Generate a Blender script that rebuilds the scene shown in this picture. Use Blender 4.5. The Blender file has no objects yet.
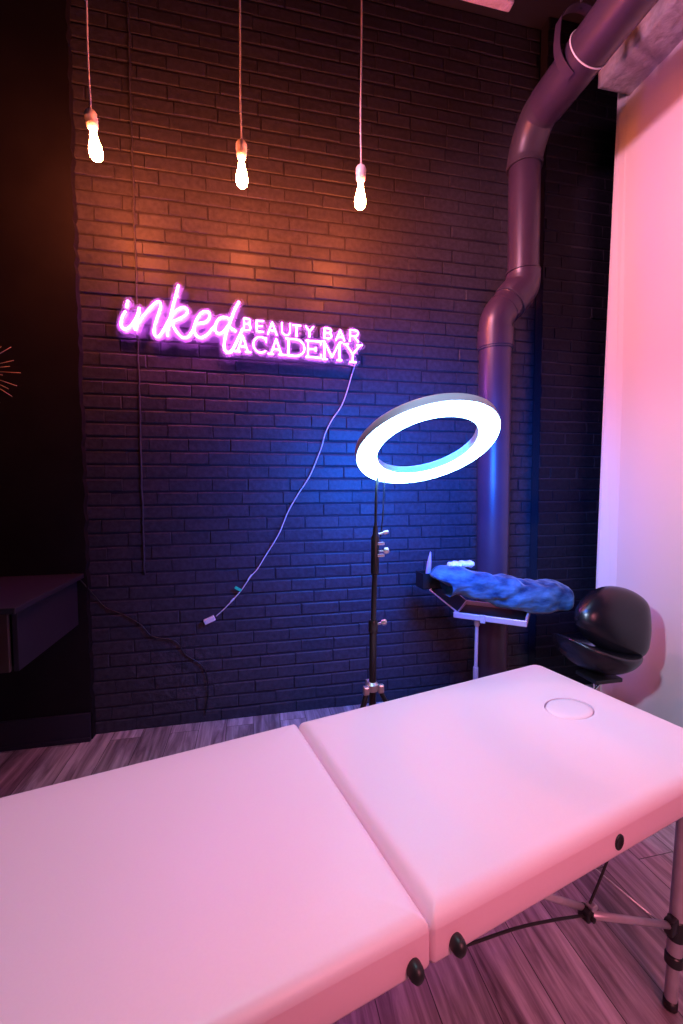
import bpy, bmesh, math, random
from mathutils import Vector, Matrix, noise
random.seed(7)
C = bpy.context.scene.collection
SC = bpy.context.scene
PI = math.pi
SC.view_settings.view_transform = 'Standard'
SC.view_settings.look = 'None'
SC.view_settings.gamma = 1.0
SC.view_settings.use_curve_mapping = False
SC.view_settings.exposure = 0.0

# ------------------------------------------------------------------ helpers
def thing(name, label, cat, loc=(0, 0, 0), rotz=0.0, group=None):
    o = bpy.data.objects.new(name, None); C.objects.link(o)
    o.empty_display_size = 0.05
    o.location = loc; o.rotation_euler = (0, 0, rotz)
    o['label'] = label; o['category'] = cat
    if group: o['group'] = group
    return o

def tag(o, label, cat, group=None):
    o['label'] = label; o['category'] = cat
    if group: o['group'] = group
    return o

def obj(name, bm, m, parent=None, smooth=False, angle=None, label=None):
    bmesh.ops.recalc_face_normals(bm, faces=bm.faces)
    me = bpy.data.meshes.new(name); bm.to_mesh(me); bm.free()
    if m is not None: me.materials.append(m)
    if smooth or angle is not None:
        for p in me.polygons: p.use_smooth = True
        if angle is not None:
            try: me.set_sharp_from_angle(angle=math.radians(angle))
            except Exception: pass
    o = bpy.data.objects.new(name, me); C.objects.link(o)
    if parent is not None: o.parent = parent
    if label: o['label'] = label
    return o

def struct(name, bm, m, parent=None, **k):
    o = obj(name, bm, m, parent, **k)
    if parent is None: o['kind'] = 'structure'
    return o

def box(bm, c, s, bevel=0.0, seg=2, rot=None):
    r = bmesh.ops.create_cube(bm, size=1.0)
    vs = r['verts']
    for v in vs: v.co = Vector((v.co.x * s[0], v.co.y * s[1], v.co.z * s[2]))
    if bevel > 0:
        es = list({e for v in vs for e in v.link_edges})
        rr = bmesh.ops.bevel(bm, geom=es, offset=bevel, segments=seg, profile=0.5, affect='EDGES')
        vs = list({v for f in rr['faces'] for v in f.verts} | {v for v in vs if v.is_valid})
    for v in vs:
        if rot is not None: v.co = rot @ v.co
        v.co += Vector(c)
    return bm

def frame_of(t):
    t = t.normalized()
    a = Vector((0, 0, 1)) if abs(t.z) < 0.9 else Vector((1, 0, 0))
    x = t.cross(a).normalized()
    return x, t.cross(x).normalized()

def tube(bm, pts, r, n=10, caps=True, closed=False):
    pts = [Vector(p) for p in pts]; N = len(pts)
    rs = r if isinstance(r, (list, tuple)) else [r] * N
    rings = []; x = None
    for i, p in enumerate(pts):
        if closed: t = pts[(i + 1) % N] - pts[i - 1]
        else: t = pts[min(i + 1, N - 1)] - pts[max(i - 1, 0)]
        t.normalize()
        if x is None: x, y = frame_of(t)
        else:
            x = (x - t * x.dot(t))
            if x.length < 1e-6: x, y = frame_of(t)
            x.normalize(); y = t.cross(x).normalized()
        rings.append([bm.verts.new(p + (x * math.cos(2 * PI * k / n) + y * math.sin(2 * PI * k / n)) * rs[i]) for k in range(n)])
    M = N if closed else N - 1
    for i in range(M):
        a, b = rings[i], rings[(i + 1) % N]
        for k in range(n): bm.faces.new((a[k], a[(k + 1) % n], b[(k + 1) % n], b[k]))
    if caps and not closed:
        bm.faces.new(rings[0]); bm.faces.new(rings[-1])
    return bm

def lathe(bm, prof, c=(0, 0, 0), n=24, M=None):
    """prof: (radius, height) from one end to the other, round the z axis."""
    rings = []
    for r, z in prof:
        if r < 1e-5:
            rings.append([bm.verts.new((0, 0, z))])
        else:
            rings.append([bm.verts.new((r * math.cos(2 * PI * k / n), r * math.sin(2 * PI * k / n), z)) for k in range(n)])
    allv = [v for g in rings for v in g]
    for a, b in zip(rings, rings[1:]):
        for k in range(n):
            k2 = (k + 1) % n
            if len(a) == 1 and len(b) == 1: continue
            if len(a) == 1: bm.faces.new((a[0], b[k2], b[k]))
            elif len(b) == 1: bm.faces.new((a[k], a[k2], b[0]))
            else: bm.faces.new((a[k], a[k2], b[k2], b[k]))
    if len(rings[0]) > 1: bm.faces.new(rings[0])
    if len(rings[-1]) > 1: bm.faces.new(rings[-1])
    for v in allv:
        if M is not None: v.co = M @ v.co
        v.co += Vector(c)
    return bm

def smooth_path(pts, sub=6, closed=False):
    P = [Vector(p) for p in pts]; out = []; N = len(P)
    for i in range(N if closed else N - 1):
        if closed: p0, p1, p2, p3 = P[i - 1], P[i], P[(i + 1) % N], P[(i + 2) % N]
        else: p0, p1, p2, p3 = P[max(i - 1, 0)], P[i], P[i + 1], P[min(i + 2, N - 1)]
        for k in range(sub):
            t = k / sub
            out.append(0.5 * ((2 * p1) + (p2 - p0) * t + (2 * p0 - 5 * p1 + 4 * p2 - p3) * t * t + (3 * p1 - p0 - 3 * p2 + p3) * t ** 3))
    if not closed: out.append(P[-1])
    return out

def axis_matrix(z):
    z = Vector(z).normalized(); x, y = frame_of(z)
    return Matrix((x, z.cross(x), z)).transposed()

# ---------------------------------------------------------------- materials
def mat(name, col, rough=0.5, metal=0.0, spec=0.5, **k):
    m = bpy.data.materials.new(name); m.use_nodes = True
    b = m.node_tree.nodes['Principled BSDF']
    b.inputs['Base Color'].default_value = (*col, 1)
    b.inputs['Roughness'].default_value = rough
    b.inputs['Metallic'].default_value = metal
    b.inputs['Specular IOR Level'].default_value = spec
    for kk, v in k.items(): b.inputs[kk.replace('_', ' ')].default_value = v
    return m

def nd(m, t, **k):
    n = m.node_tree.nodes.new(t)
    for a, v in k.items():
        if a in n.inputs: n.inputs[a].default_value = v
        else: setattr(n, a, v)
    return n
def lk(m, a, b): m.node_tree.links.new(a, b)
def bsdf(m): return m.node_tree.nodes['Principled BSDF']

def add_noise(m, c2=None, scale=20, detail=4, bump=0.2, dist=0.01, stretch=(1, 1, 1), lo=0.35, hi=0.65, rough=None):
    tc = nd(m, 'ShaderNodeTexCoord'); mp = nd(m, 'ShaderNodeMapping'); mp.inputs['Scale'].default_value = stretch
    lk(m, tc.outputs['Object'], mp.inputs['Vector'])
    n = nd(m, 'ShaderNodeTexNoise'); n.inputs['Scale'].default_value = scale; n.inputs['Detail'].default_value = detail
    lk(m, mp.outputs[0], n.inputs['Vector'])
    if c2 is not None:
        r = nd(m, 'ShaderNodeValToRGB')
        r.color_ramp.elements[0].position = lo; r.color_ramp.elements[1].position = hi
        r.color_ramp.elements[0].color = bsdf(m).inputs['Base Color'].default_value
        r.color_ramp.elements[1].color = (*c2, 1)
        lk(m, n.outputs['Fac'], r.inputs['Fac']); lk(m, r.outputs['Color'], bsdf(m).inputs['Base Color'])
    if bump:
        b = nd(m, 'ShaderNodeBump'); b.inputs['Strength'].default_value = bump; b.inputs['Distance'].default_value = dist
        lk(m, n.outputs['Fac'], b.inputs['Height']); lk(m, b.outputs[0], bsdf(m).inputs['Normal'])
    if rough is not None:
        mr = nd(m, 'ShaderNodeMapRange'); mr.inputs['To Min'].default_value = rough[0]; mr.inputs['To Max'].default_value = rough[1]
        lk(m, n.outputs['Fac'], mr.inputs['Value']); lk(m, mr.outputs[0], bsdf(m).inputs['Roughness'])
    return n

def emis(name, col, strength):
    m = bpy.data.materials.new(name); m.use_nodes = True
    b = bsdf(m); b.inputs['Base Color'].default_value = (0.8, 0.8, 0.8, 1)
    b.inputs['Emission Color'].default_value = (*col, 1); b.inputs['Emission Strength'].default_value = strength
    return m

M = {}
M['brick'] = mat('black_painted_brick', (0.032, 0.031, 0.046), 0.42, spec=0.28)
add_noise(M['brick'], (0.050, 0.047, 0.068), scale=38, detail=6, bump=0.55, dist=0.004, rough=(0.36, 0.58))
M['brick_dimmed'] = mat('dimmed_black_painted_brick', (0.007, 0.007, 0.013), 0.6, spec=0.12)  # alcove copy of the brick, shade put into its colour against lamp spill
add_noise(M['brick_dimmed'], (0.011, 0.011, 0.019), scale=38, detail=6, bump=0.5, dist=0.004)
M['mortar'] = mat('black_painted_mortar', (0.024, 0.022, 0.034), 0.6, spec=0.2)
add_noise(M['mortar'], None, scale=70, bump=0.6, dist=0.004)
M['blackwall'] = mat('matte_black_wall_paint', (0.011, 0.009, 0.013), 0.6, spec=0.12)
add_noise(M['blackwall'], (0.014, 0.012, 0.016), scale=5, bump=0.15, dist=0.005)
M['whitewall'] = mat('white_wall_paint', (0.80, 0.76, 0.78), 0.55, spec=0.3)
add_noise(M['whitewall'], None, scale=60, bump=0.06, dist=0.003)
M['rough_white'] = mat('rough_plastered_beam', (0.70, 0.62, 0.66), 0.8, spec=0.2)
add_noise(M['rough_white'], (0.55, 0.46, 0.50), scale=26, detail=8, bump=0.9, dist=0.012)
M['vinyl'] = mat('pale_pink_vinyl', (0.88, 0.66, 0.75), 0.42, spec=0.45)
add_noise(M['vinyl'], (0.89, 0.67, 0.76), scale=220, detail=3, bump=0.05, dist=0.001)
M['ceil'] = mat('dark_ceiling_paint', (0.03, 0.028, 0.035), 0.7)
M['pipe'] = mat('dull_plum_pipe_paint', (0.052, 0.032, 0.062), 0.36, spec=0.5)
add_noise(M['pipe'], (0.044, 0.027, 0.052), scale=6, bump=0.08, dist=0.004)
M['pipe_dark'] = mat('black_pipe_collar', (0.05, 0.04, 0.06), 0.4)
M['metal'] = mat('grey_aluminium', (0.62, 0.60, 0.64), 0.35, metal=0.85)
M['legtube'] = mat('grey_enamelled_tube', (0.50, 0.46, 0.52), 0.38, metal=0.3)
add_noise(M['legtube'], (0.44, 0.40, 0.46), scale=30, bump=0.03, dist=0.001)
M['chrome'] = mat('chrome', (0.8, 0.8, 0.82), 0.15, metal=1.0)
M['blackplastic'] = mat('black_plastic', (0.012, 0.012, 0.014), 0.35)
add_noise(M['blackplastic'], None, scale=200, bump=0.04, dist=0.001)
M['rubber'] = mat('black_rubber', (0.015, 0.014, 0.016), 0.45)
M['leather'] = mat('black_leather', (0.006, 0.006, 0.010), 0.27, spec=0.6)
add_noise(M['leather'], None, scale=120, bump=0.06, dist=0.001)
M['casing'] = mat('pale_plastic_casing', (0.45, 0.42, 0.50), 0.45)
M['white'] = mat('white_plastic', (0.80, 0.78, 0.80), 0.4)
M['cord'] = mat('white_cord', (0.75, 0.68, 0.70), 0.5)
M['green'] = mat('green_tag', (0.02, 0.80, 0.35), 0.5)
M['plush'] = mat('blue_plush_fabric', (0.012, 0.035, 0.10), 0.95, spec=0.1, Sheen_Weight=0.3, Sheen_Roughness=0.4)
add_noise(M['plush'], (0.08, 0.20, 0.36), scale=13, detail=8, bump=0.9, dist=0.02, stretch=(0.7, 1, 1.6))
M['cabinet'] = mat('black_cabinet_board', (0.024, 0.022, 0.040), 0.5, spec=0.25)
add_noise(M['cabinet'], None, scale=90, bump=0.05, dist=0.002)
M['drawer'] = mat('dark_brown_drawer_front', (0.055, 0.035, 0.040), 0.5)
M['gold'] = mat('dull_gold', (0.55, 0.36, 0.24), 0.35, metal=0.9)
M['traymetal'] = mat('pale_tray_metal', (0.60, 0.50, 0.62), 0.4, metal=0.3)
M['porcelain'] = mat('white_porcelain', (0.82, 0.76, 0.76), 0.35)

# brick of the wall near the floor is chipped: a coarser relief inside one worn patch
def worn(m):
    n = m.node_tree
    tc = nd(m, 'ShaderNodeTexCoord')
    vd = nd(m, 'ShaderNodeVectorMath', operation='DISTANCE'); vd.inputs[1].default_value = (-0.45, 2.58, 0.28)
    lk(m, tc.outputs['Object'], vd.inputs[0])
    mr = nd(m, 'ShaderNodeMapRange'); mr.inputs['From Min'].default_value = 0.15; mr.inputs['From Max'].default_value = 0.42
    mr.inputs['To Min'].default_value = 1.0; mr.inputs['To Max'].default_value = 0.0
    lk(m, vd.outputs['Value'], mr.inputs['Value'])
    nn = nd(m, 'ShaderNodeTexNoise'); nn.inputs['Scale'].default_value = 14; nn.inputs['Detail'].default_value = 8
    lk(m, tc.outputs['Object'], nn.inputs['Vector'])
    mu = nd(m, 'ShaderNodeMath', operation='MULTIPLY'); lk(m, mr.outputs[0], mu.inputs[0]); lk(m, nn.outputs['Fac'], mu.inputs[1])
    old = bsdf(m).inputs['Normal'].links[0].from_node
    b2 = nd(m, 'ShaderNodeBump'); b2.inputs['Strength'].default_value = 1.0; b2.inputs['Distance'].default_value = 0.02
    lk(m, mu.outputs[0], b2.inputs['Height']); lk(m, old.outputs[0], b2.inputs['Normal'])
    lk(m, b2.outputs[0], bsdf(m).inputs['Normal'])
worn(M['brick'])

def wood_floor():
    m = mat('grey_brown_plank_floor', (0.3, 0.24, 0.24), 0.38, spec=0.5)
    tc = nd(m, 'ShaderNodeTexCoord'); mp = nd(m, 'ShaderNodeMapping')
    mp.inputs['Rotation'].default_value = (0, 0, PI / 2)
    lk(m, tc.outputs['Object'], mp.inputs['Vector'])
    br = nd(m, 'ShaderNodeTexBrick'); br.offset = 0.37
    br.inputs['Scale'].default_value = 1.0; br.inputs['Brick Width'].default_value = 1.25; br.inputs['Row Height'].default_value = 0.155
    br.inputs['Mortar Size'].default_value = 0.0016; br.inputs['Mortar Smooth'].default_value = 0.2
    br.inputs['Color1'].default_value = (0.0, 0, 0, 1); br.inputs['Color2'].default_value = (1, 1, 1, 1); br.inputs['Mortar'].default_value = (0.5, 0.5, 0.5, 1)
    lk(m, mp.outputs[0], br.inputs['Vector'])
    mp2 = nd(m, 'ShaderNodeMapping'); mp2.inputs['Scale'].default_value = (16, 1.3, 1)
    lk(m, tc.outputs['Object'], mp2.inputs['Vector'])
    # shift the grain from plank to plank
    ad = nd(m, 'ShaderNodeVectorMath', operation='MULTIPLY_ADD')
    lk(m, br.outputs['Color'], ad.inputs[0]); ad.inputs[1].default_value = (7, 5, 3); lk(m, mp2.outputs[0], ad.inputs[2])
    g = nd(m, 'ShaderNodeTexNoise'); g.inputs['Scale'].default_value = 1.6; g.inputs['Detail'].default_value = 9; g.inputs['Roughness'].default_value = 0.62; g.inputs['Distortion'].default_value = 0.8
    lk(m, ad.outputs[0], g.inputs['Vector'])
    r = nd(m, 'ShaderNodeValToRGB')
    e = r.color_ramp.elements; e[0].position = 0.30; e[0].color = (0.11, 0.07, 0.085, 1); e[1].position = 0.72; e[1].color = (0.70, 0.60, 0.66, 1)
    q = r.color_ramp.elements.new(0.5); q.color = (0.36, 0.28, 0.32, 1)
    lk(m, g.outputs['Fac'], r.inputs['Fac'])
    mx = nd(m, 'ShaderNodeMix', data_type='RGBA', blend_type='MULTIPLY'); mx.inputs[0].default_value = 1.0
    pr = nd(m, 'ShaderNodeMapRange'); pr.inputs['To Min'].default_value = 0.72; pr.inputs['To Max'].default_value = 1.2
    lk(m, br.outputs['Color'], pr.inputs['Value'])
    lk(m, r.outputs['Color'], mx.inputs[6]); lk(m, pr.outputs[0], mx.inputs[7])
    mo = nd(m, 'ShaderNodeMix', data_type='RGBA'); lk(m, br.outputs['Fac'], mo.inputs[0]); lk(m, mx.outputs[2], mo.inputs[6]); mo.inputs[7].default_value = (0.05, 0.035, 0.04, 1)
    lk(m, mo.outputs[2], bsdf(m).inputs['Base Color'])
    sb = nd(m, 'ShaderNodeMath', operation='SUBTRACT'); lk(m, g.outputs['Fac'], sb.inputs[0]); lk(m, br.outputs['Fac'], sb.inputs[1])
    b = nd(m, 'ShaderNodeBump'); b.inputs['Strength'].default_value = 0.35; b.inputs['Distance'].default_value = 0.004
    lk(m, sb.outputs[0], b.inputs['Height']); lk(m, b.outputs[0], bsdf(m).inputs['Normal'])
    return m
M['floor'] = wood_floor()
# ---------------------------------------------------------------- camera
def camera():
    F = 425.7; p, ro, ya = math.radians(3.04), math.radians(-0.22), math.radians(12.09)
    f = Vector((math.sin(ya) * math.cos(p), math.cos(ya) * math.cos(p), -math.sin(p)))
    r = Vector((math.cos(ya), -math.sin(ya), 0)); u = r.cross(f)
    c, s = math.cos(ro), math.sin(ro); r, u = c * r + s * u, -s * r + c * u
    cd = bpy.data.cameras.new('camera'); cd.sensor_fit = 'HORIZONTAL'; cd.sensor_width = 36; cd.lens = F / 683 * 36
    cd.clip_start = 0.02
    o = bpy.data.objects.new('camera', cd); C.objects.link(o)
    Mx = Matrix((r, u, -f)).transposed().to_4x4(); Mx.translation = Vector((0, 0, 1.38))
    o.matrix_world = Mx; SC.camera = o
camera()

# ---------------------------------------------------------------- room
YW = 2.58          # brick face
XR = 2.30          # face of the white wall on the right
ZC = 4.35          # ceiling
bm = bmesh.new(); box(bm, (-0.29, 0.1, -0.05), (5.5, 5.2, 0.1)); struct('floor', bm, M['floor'])
bm = bmesh.new(); box(bm, (-0.29, 0.1, ZC + 0.05), (5.5, 5.2, 0.1)); struct('ceiling', bm, M['ceil'])

def brick_panel(bm, x0, x1, z0, z1, y, course=0.0763, length=0.228, joint=0.0075, depth=0.0055, seed=1):
    rnd = random.Random(seed); k = 0; z = z0
    while z < z1 - 0.01:
        off = (0.5 * (k % 2) + rnd.uniform(-0.07, 0.07)) * length
        x = x0 - off
        while x < x1:
            L = length * rnd.uniform(0.90, 1.10)
            gap = joint if rnd.random() < 0.22 else 0.0028
            a, b = max(x, x0), min(x + L - gap, x1)
            if b - a > 0.02:
                zz0, zz1 = z + rnd.uniform(0, 0.002), min(z + course - joint + rnd.uniform(-0.002, 0.002), z1)
                d = rnd.uniform(-0.0025, 0.0025); t1 = rnd.uniform(-0.0018, 0.0018); t2 = rnd.uniform(-0.0018, 0.0018)
                o = [(a, zz0), (b, zz0), (b, zz1), (a, zz1)]
                i_ = 0.0042
                i2 = 0.0014 if gap < 0.004 else i_; inn = [(a + i2, zz0 + i_), (b - i2, zz0 + i_), (b - i2, zz1 - 0.0068), (a + i2, zz1 - 0.0068)]
                V0 = [bm.verts.new((p[0], y + depth, p[1])) for p in o]
                V2 = [bm.verts.new((p[0] + rnd.uniform(-.0008, .0008), y + 0.0030 + d + (t1 if j in (0, 3) else -t1) + (t2 if j < 2 else -t2), p[1])) for j, p in enumerate(o)]
                V1 = [bm.verts.new((p[0], y + d + (t1 if j in (0, 3) else -t1) + (t2 if j < 2 else -t2), p[1])) for j, p in enumerate(inn)]
                bm.faces.new(V1)
                for j in range(4):
                    j2 = (j + 1) % 4
                    bm.faces.new((V0[j], V0[j2], V2[j2], V2[j])); bm.faces.new((V2[j], V2[j2], V1[j2], V1[j]))
            x += L
        z += course; k += 1

bm = bmesh.new()
brick_panel(bm, -0.90, 1.88, 0.0, ZC, YW, seed=3)
wb = struct('wall_back', bm, M['brick'])
bm = bmesh.new(); box(bm, (0.4, YW + 0.0555, ZC / 2), (4.04, 0.10, ZC))
obj('mortar', bm, M['mortar'], wb)
bm = bmesh.new()
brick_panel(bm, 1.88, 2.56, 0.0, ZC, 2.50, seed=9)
wr = struct('wall_alcove', bm, M['brick_dimmed'])
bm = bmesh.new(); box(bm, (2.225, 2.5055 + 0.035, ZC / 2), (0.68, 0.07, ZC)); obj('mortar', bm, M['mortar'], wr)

# furred-out smooth black wall at the left, with a ragged painted edge
bm = bmesh.new()
pts = []; z = 0.0; rr = random.Random(5)
while z < ZC:
    pts.append((-0.878 + rr.uniform(-0.006, 0.006) + 0.02 * max(0, noise.noise(Vector((0, 0, z * 2.1)))), z)); z += 0.045
pts.append((-0.878, ZC))
f = [bm.verts.new((p[0], 2.535, p[1])) for p in pts]; g = [bm.verts.new((p[0] + 0.003, 2.60, p[1])) for p in pts]
l0, l1 = bm.verts.new((-3.04, 2.535, ZC)), bm.verts.new((-3.04, 2.535, 0))
bm.faces.new(f + [l0, l1])
for i in range(len(pts) - 1): bm.faces.new((f[i], f[i + 1], g[i + 1], g[i]))
h0, h1 = bm.verts.new((-3.04, 2.60, ZC)), bm.verts.new((-3.04, 2.60, 0))
bm.faces.new((f[-1], g[-1], h0, l0)); bm.faces.new((f[0], l1, h1, g[0])); bm.faces.new((l0, h0, h1, l1)); bm.faces.new(g + [h0, h1])
struct('wall_left_panel', bm, M['blackwall'])
bm = bmesh.new(); box(bm, (-1.955, 2.525, 0.078), (2.15, 0.018, 0.156), 0.003)
box(bm, (-1.955, 2.514, 0.012), (2.15, 0.012, 0.024), 0.004)
struct('baseboard_left', bm, M['cabinet'])

# the white wall on the right with its chamfered end, and the beam along its top
bm = bmesh.new()
prof = [(XR, -2.5), (XR, 2.285), (XR - 0.016, 2.318), (XR - 0.055, 2.372), (XR - 0.055, 2.385), (XR + 0.2, 2.385), (XR + 0.2, -2.5)]
def wall_ring(z, k): return [bm.verts.new((XR - (XR - x) * k if x < XR else x, y, z)) for x, y in prof]
WR = [wall_ring(0, 1.1), wall_ring(0.8, 1.1), wall_ring(2.1, 0.75), wall_ring(3.9, 0.02), wall_ring(ZC, 0.02)]
bm.faces.new(WR[0]); bm.faces.new(WR[-1])
for a, b in zip(WR, WR[1:]):
    for i in range(len(prof)): bm.faces.new((a[i], a[(i + 1) % len(prof)], b[(i + 1) % len(prof)], b[i]))
struct('wall_right', bm, M['whitewall'])
bm = bmesh.new(); box(bm, (-3.09, 0.1, ZC / 2), (0.1, 5.2, ZC)); struct('wall_left', bm, M['blackwall'])
bm = bmesh.new(); box(bm, (-0.29, -2.55, ZC / 2), (5.6, 0.1, ZC)); struct('wall_front', bm, M['blackwall'])

bm = bmesh.new()
nx, ny, nz = 10, 60, 8
x0, x1, y0, y1, z0, z1 = 2.075, XR + 0.0, -1.2, 2.30, 3.775, ZC
def bp(x, y, z):
    n = noise.noise(Vector((x * 14, y * 14, z * 14))) * 0.008 + noise.noise(Vector((x * 40, y * 40, z * 40))) * 0.004
    e = max(0, 1 - abs(y - y1) / 0.03)
    return Vector((x + n, y + n * 1.0 - e * 0.0, z + n + 0.0))
def grid(fn, nu, nv):
    V = [[bm.verts.new(fn(i / nu, j / nv)) for j in range(nv + 1)] for i in range(nu + 1)]
    for i in range(nu):
        for j in range(nv): bm.faces.new((V[i][j], V[i + 1][j], V[i + 1][j + 1], V[i][j + 1]))
grid(lambda u, v: bp(x0 + (x1 - x0) * u, y0 + (y1 - y0) * v, z0), nx, ny * 3)
grid(lambda u, v: bp(x0, y0 + (y1 - y0) * v, z0 + (z1 - z0) * u), nz, ny * 3)
grid(lambda u, v: bp(x0 + (x1 - x0) * u, y1, z0 + (z1 - z0) * v), nx, nz)
bmesh.ops.remove_doubles(bm, verts=bm.verts, dist=0.0005)
beam = struct('trim_1', bm, M['rough_white'], smooth=True)

# beam stub hanging from the ceiling, upper middle
bm = bmesh.new(); box(bm, (1.06, 2.02, 4.06), (0.50, 0.05, 0.58), 0.008)
struct('trim_2', bm, M['rough_white'])
# vertical painted-over conduit on the brick
bm = bmesh.new(); rr = random.Random(2)
tube(bm, [(-0.595 + rr.uniform(-.003, .003), YW - 0.003 + rr.uniform(-.001, .001), 0.9 + i * 0.05) for i in range(69)], 0.006, 8)
tag(obj('conduit', bm, M['brick'], smooth=True), 'thin black-painted conduit running up the black brick wall behind the neon sign', 'conduit')

# ---------------------------------------------------------------- massage table
TA = math.radians(13.2)
tbl = thing('massage_table', 'pale pink vinyl massage table with metal folding legs, filling the foreground', 'massage table', (0, 0, 0), TA)
ZT = 0.65
def panel(x0, x1, y0, y1, z0, z1, rc, re):
    """rounded-corner upholstered slab, soft top edge"""
    bm = bmesh.new()
    def ring(ins, z, bulge=0.0):
        P = []
        ra, rb_, rd, re_ = [max(q - ins, 0.004) for q in rc]
        for cx, cy, a0, r in ((x1 - ins - ra, y1 - ins - ra, 0, ra), (x0 + ins + rb_, y1 - ins - rb_, 90, rb_), (x0 + ins + rd, y0 + ins + rd, 180, rd), (x1 - ins - re_, y0 + ins + re_, 270, re_)):
            for k in range(9):
                a = math.radians(a0 + 90 * k / 8); P.append(bm.verts.new((cx + r * math.cos(a), cy + r * math.sin(a), z)))
        return P
    prof = [(0.010, z0), (0.003, z0 + 0.003), (0.0, z0 + 0.010), (0.0, z0 + 0.03), (0.0005, z1 - re * 1.02)]
    for k in range(1, 9):
        a = PI / 2 * k / 8; prof.append((re * (1 - math.cos(a)), z1 - 0.006 - re + re * math.sin(a)))
    prof += [(re + 0.03, z1 - 0.003), (re + 0.08, z1 - 0.0008), (re + 0.14, z1)]
    R = [ring(i, z) for i, z in prof]
    for A, B in zip(R, R[1:]):
        n = len(A)
        for k in range(n): bm.faces.new((A[k], A[(k + 1) % n], B[(k + 1) % n], B[k]))
    bm.faces.new(R[0]); bm.faces.new(R[-1])
    return bm
bl = panel(-0.64, 0.4345, 0.562, 1.262, 0.550, ZT, (0.014, 0.045, 0.045, 0.010), 0.030)
obj('padded_panel', bl, M['vinyl'], tbl, angle=50)
br_ = panel(0.4355, 1.515, 0.562, 1.262, 0.550, ZT, (0.050, 0.014, 0.010, 0.045), 0.034)
pr = obj('padded_panel', br_, M['vinyl'], tbl, angle=50)
# the face-hole: cut the recess, then fit the plug
FX, FY, FA, FB = 1.272, 0.925, 0.086, 0.067
def ellipse_prism(a, b, z0, z1, n=56):
    bm = bmesh.new(); A = []; B = []
    for k in range(n):
        t = 2 * PI * k / n; A.append(bm.verts.new((FX + a * math.cos(t), FY + b * math.sin(t), z0))); B.append(bm.verts.new((FX + a * math.cos(t), FY + b * math.sin(t), z1)))
    bm.faces.new(A); bm.faces.new(B)
    for k in range(n): bm.faces.new((A[k], A[(k + 1) % n], B[(k + 1) % n], B[k]))
    return bm
cut = obj('cutter', ellipse_prism(FA, FB, ZT - 0.03, ZT + 0.05), None, tbl)
md = pr.modifiers.new('hole', 'BOOLEAN'); md.object = cut; md.operation = 'DIFFERENCE'; md.solver = 'EXACT'
bpy.context.view_layer.update()
dg = bpy.context.evaluated_depsgraph_get()
newme = bpy.data.meshes.new_from_object(pr.evaluated_get(dg)); pr.modifiers.clear(); pr.data = newme
for p in newme.polygons: p.use_smooth = True
newme.set_sharp_from_angle(angle=math.radians(50))
bpy.data.objects.remove(cut)
bm = bmesh.new(); n = 56; rings = []
for s, z in ((0.955, ZT - 0.029), (0.962, ZT - 0.008), (0.945, ZT - 0.002), (0.91, ZT + 0.001), (0.7, ZT + 0.0025), (0.35, ZT + 0.003)):
    rings.append([bm.verts.new((FX + (FA - 0.001) * s * math.cos(2 * PI * k / n), FY + (FB - 0.001) * s * math.sin(2 * PI * k / n), z)) for k in range(n)])
for A, B in zip(rings, rings[1:]):
    for k in range(n): bm.faces.new((A[k], A[(k + 1) % n], B[(k + 1) % n], B[k]))
bm.faces.new(rings[0]); bm.faces.new(rings[-1])
obj('face_hole_plug', bm, M['vinyl'], tbl, smooth=True)
# black rubber bumpers and the dowel socket on the near side
def bumper(x, z):
    bm = bmesh.new(); Mx = axis_matrix((0, -1, 0))
    lathe(bm, [(0.0135, -0.002), (0.0145, 0.003), (0.014, 0.012), (0.011, 0.019), (0.006, 0.0225), (0, 0.0235)], (0, 0, 0), 20, Mx)
    for v in bm.verts: v.co = Vector((v.co.x * 0.95, v.co.y, v.co.z * 1.15)) + Vector((x, 0.562, z))
    obj('bumper', bm, M['rubber'], tbl, smooth=True)
bumper(0.396, 0.574); bumper(0.486, 0.577)
bm = bmesh.new()
lathe(bm, [(0.0, -0.004), (0.0145, -0.003), (0.0145, 0.0025), (0.0115, 0.004), (0.010, 0.0015), (0, 0.001)], (0, 0, 0), 20, axis_matrix((0, -1, 0)))
for v in bm.verts: v.co = Vector((v.co.x, v.co.y, v.co.z * 1.25)) + Vector((0.951, 0.562, 0.588))
obj('dowel_socket', bm, M['rubber'], tbl, smooth=True)

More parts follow.
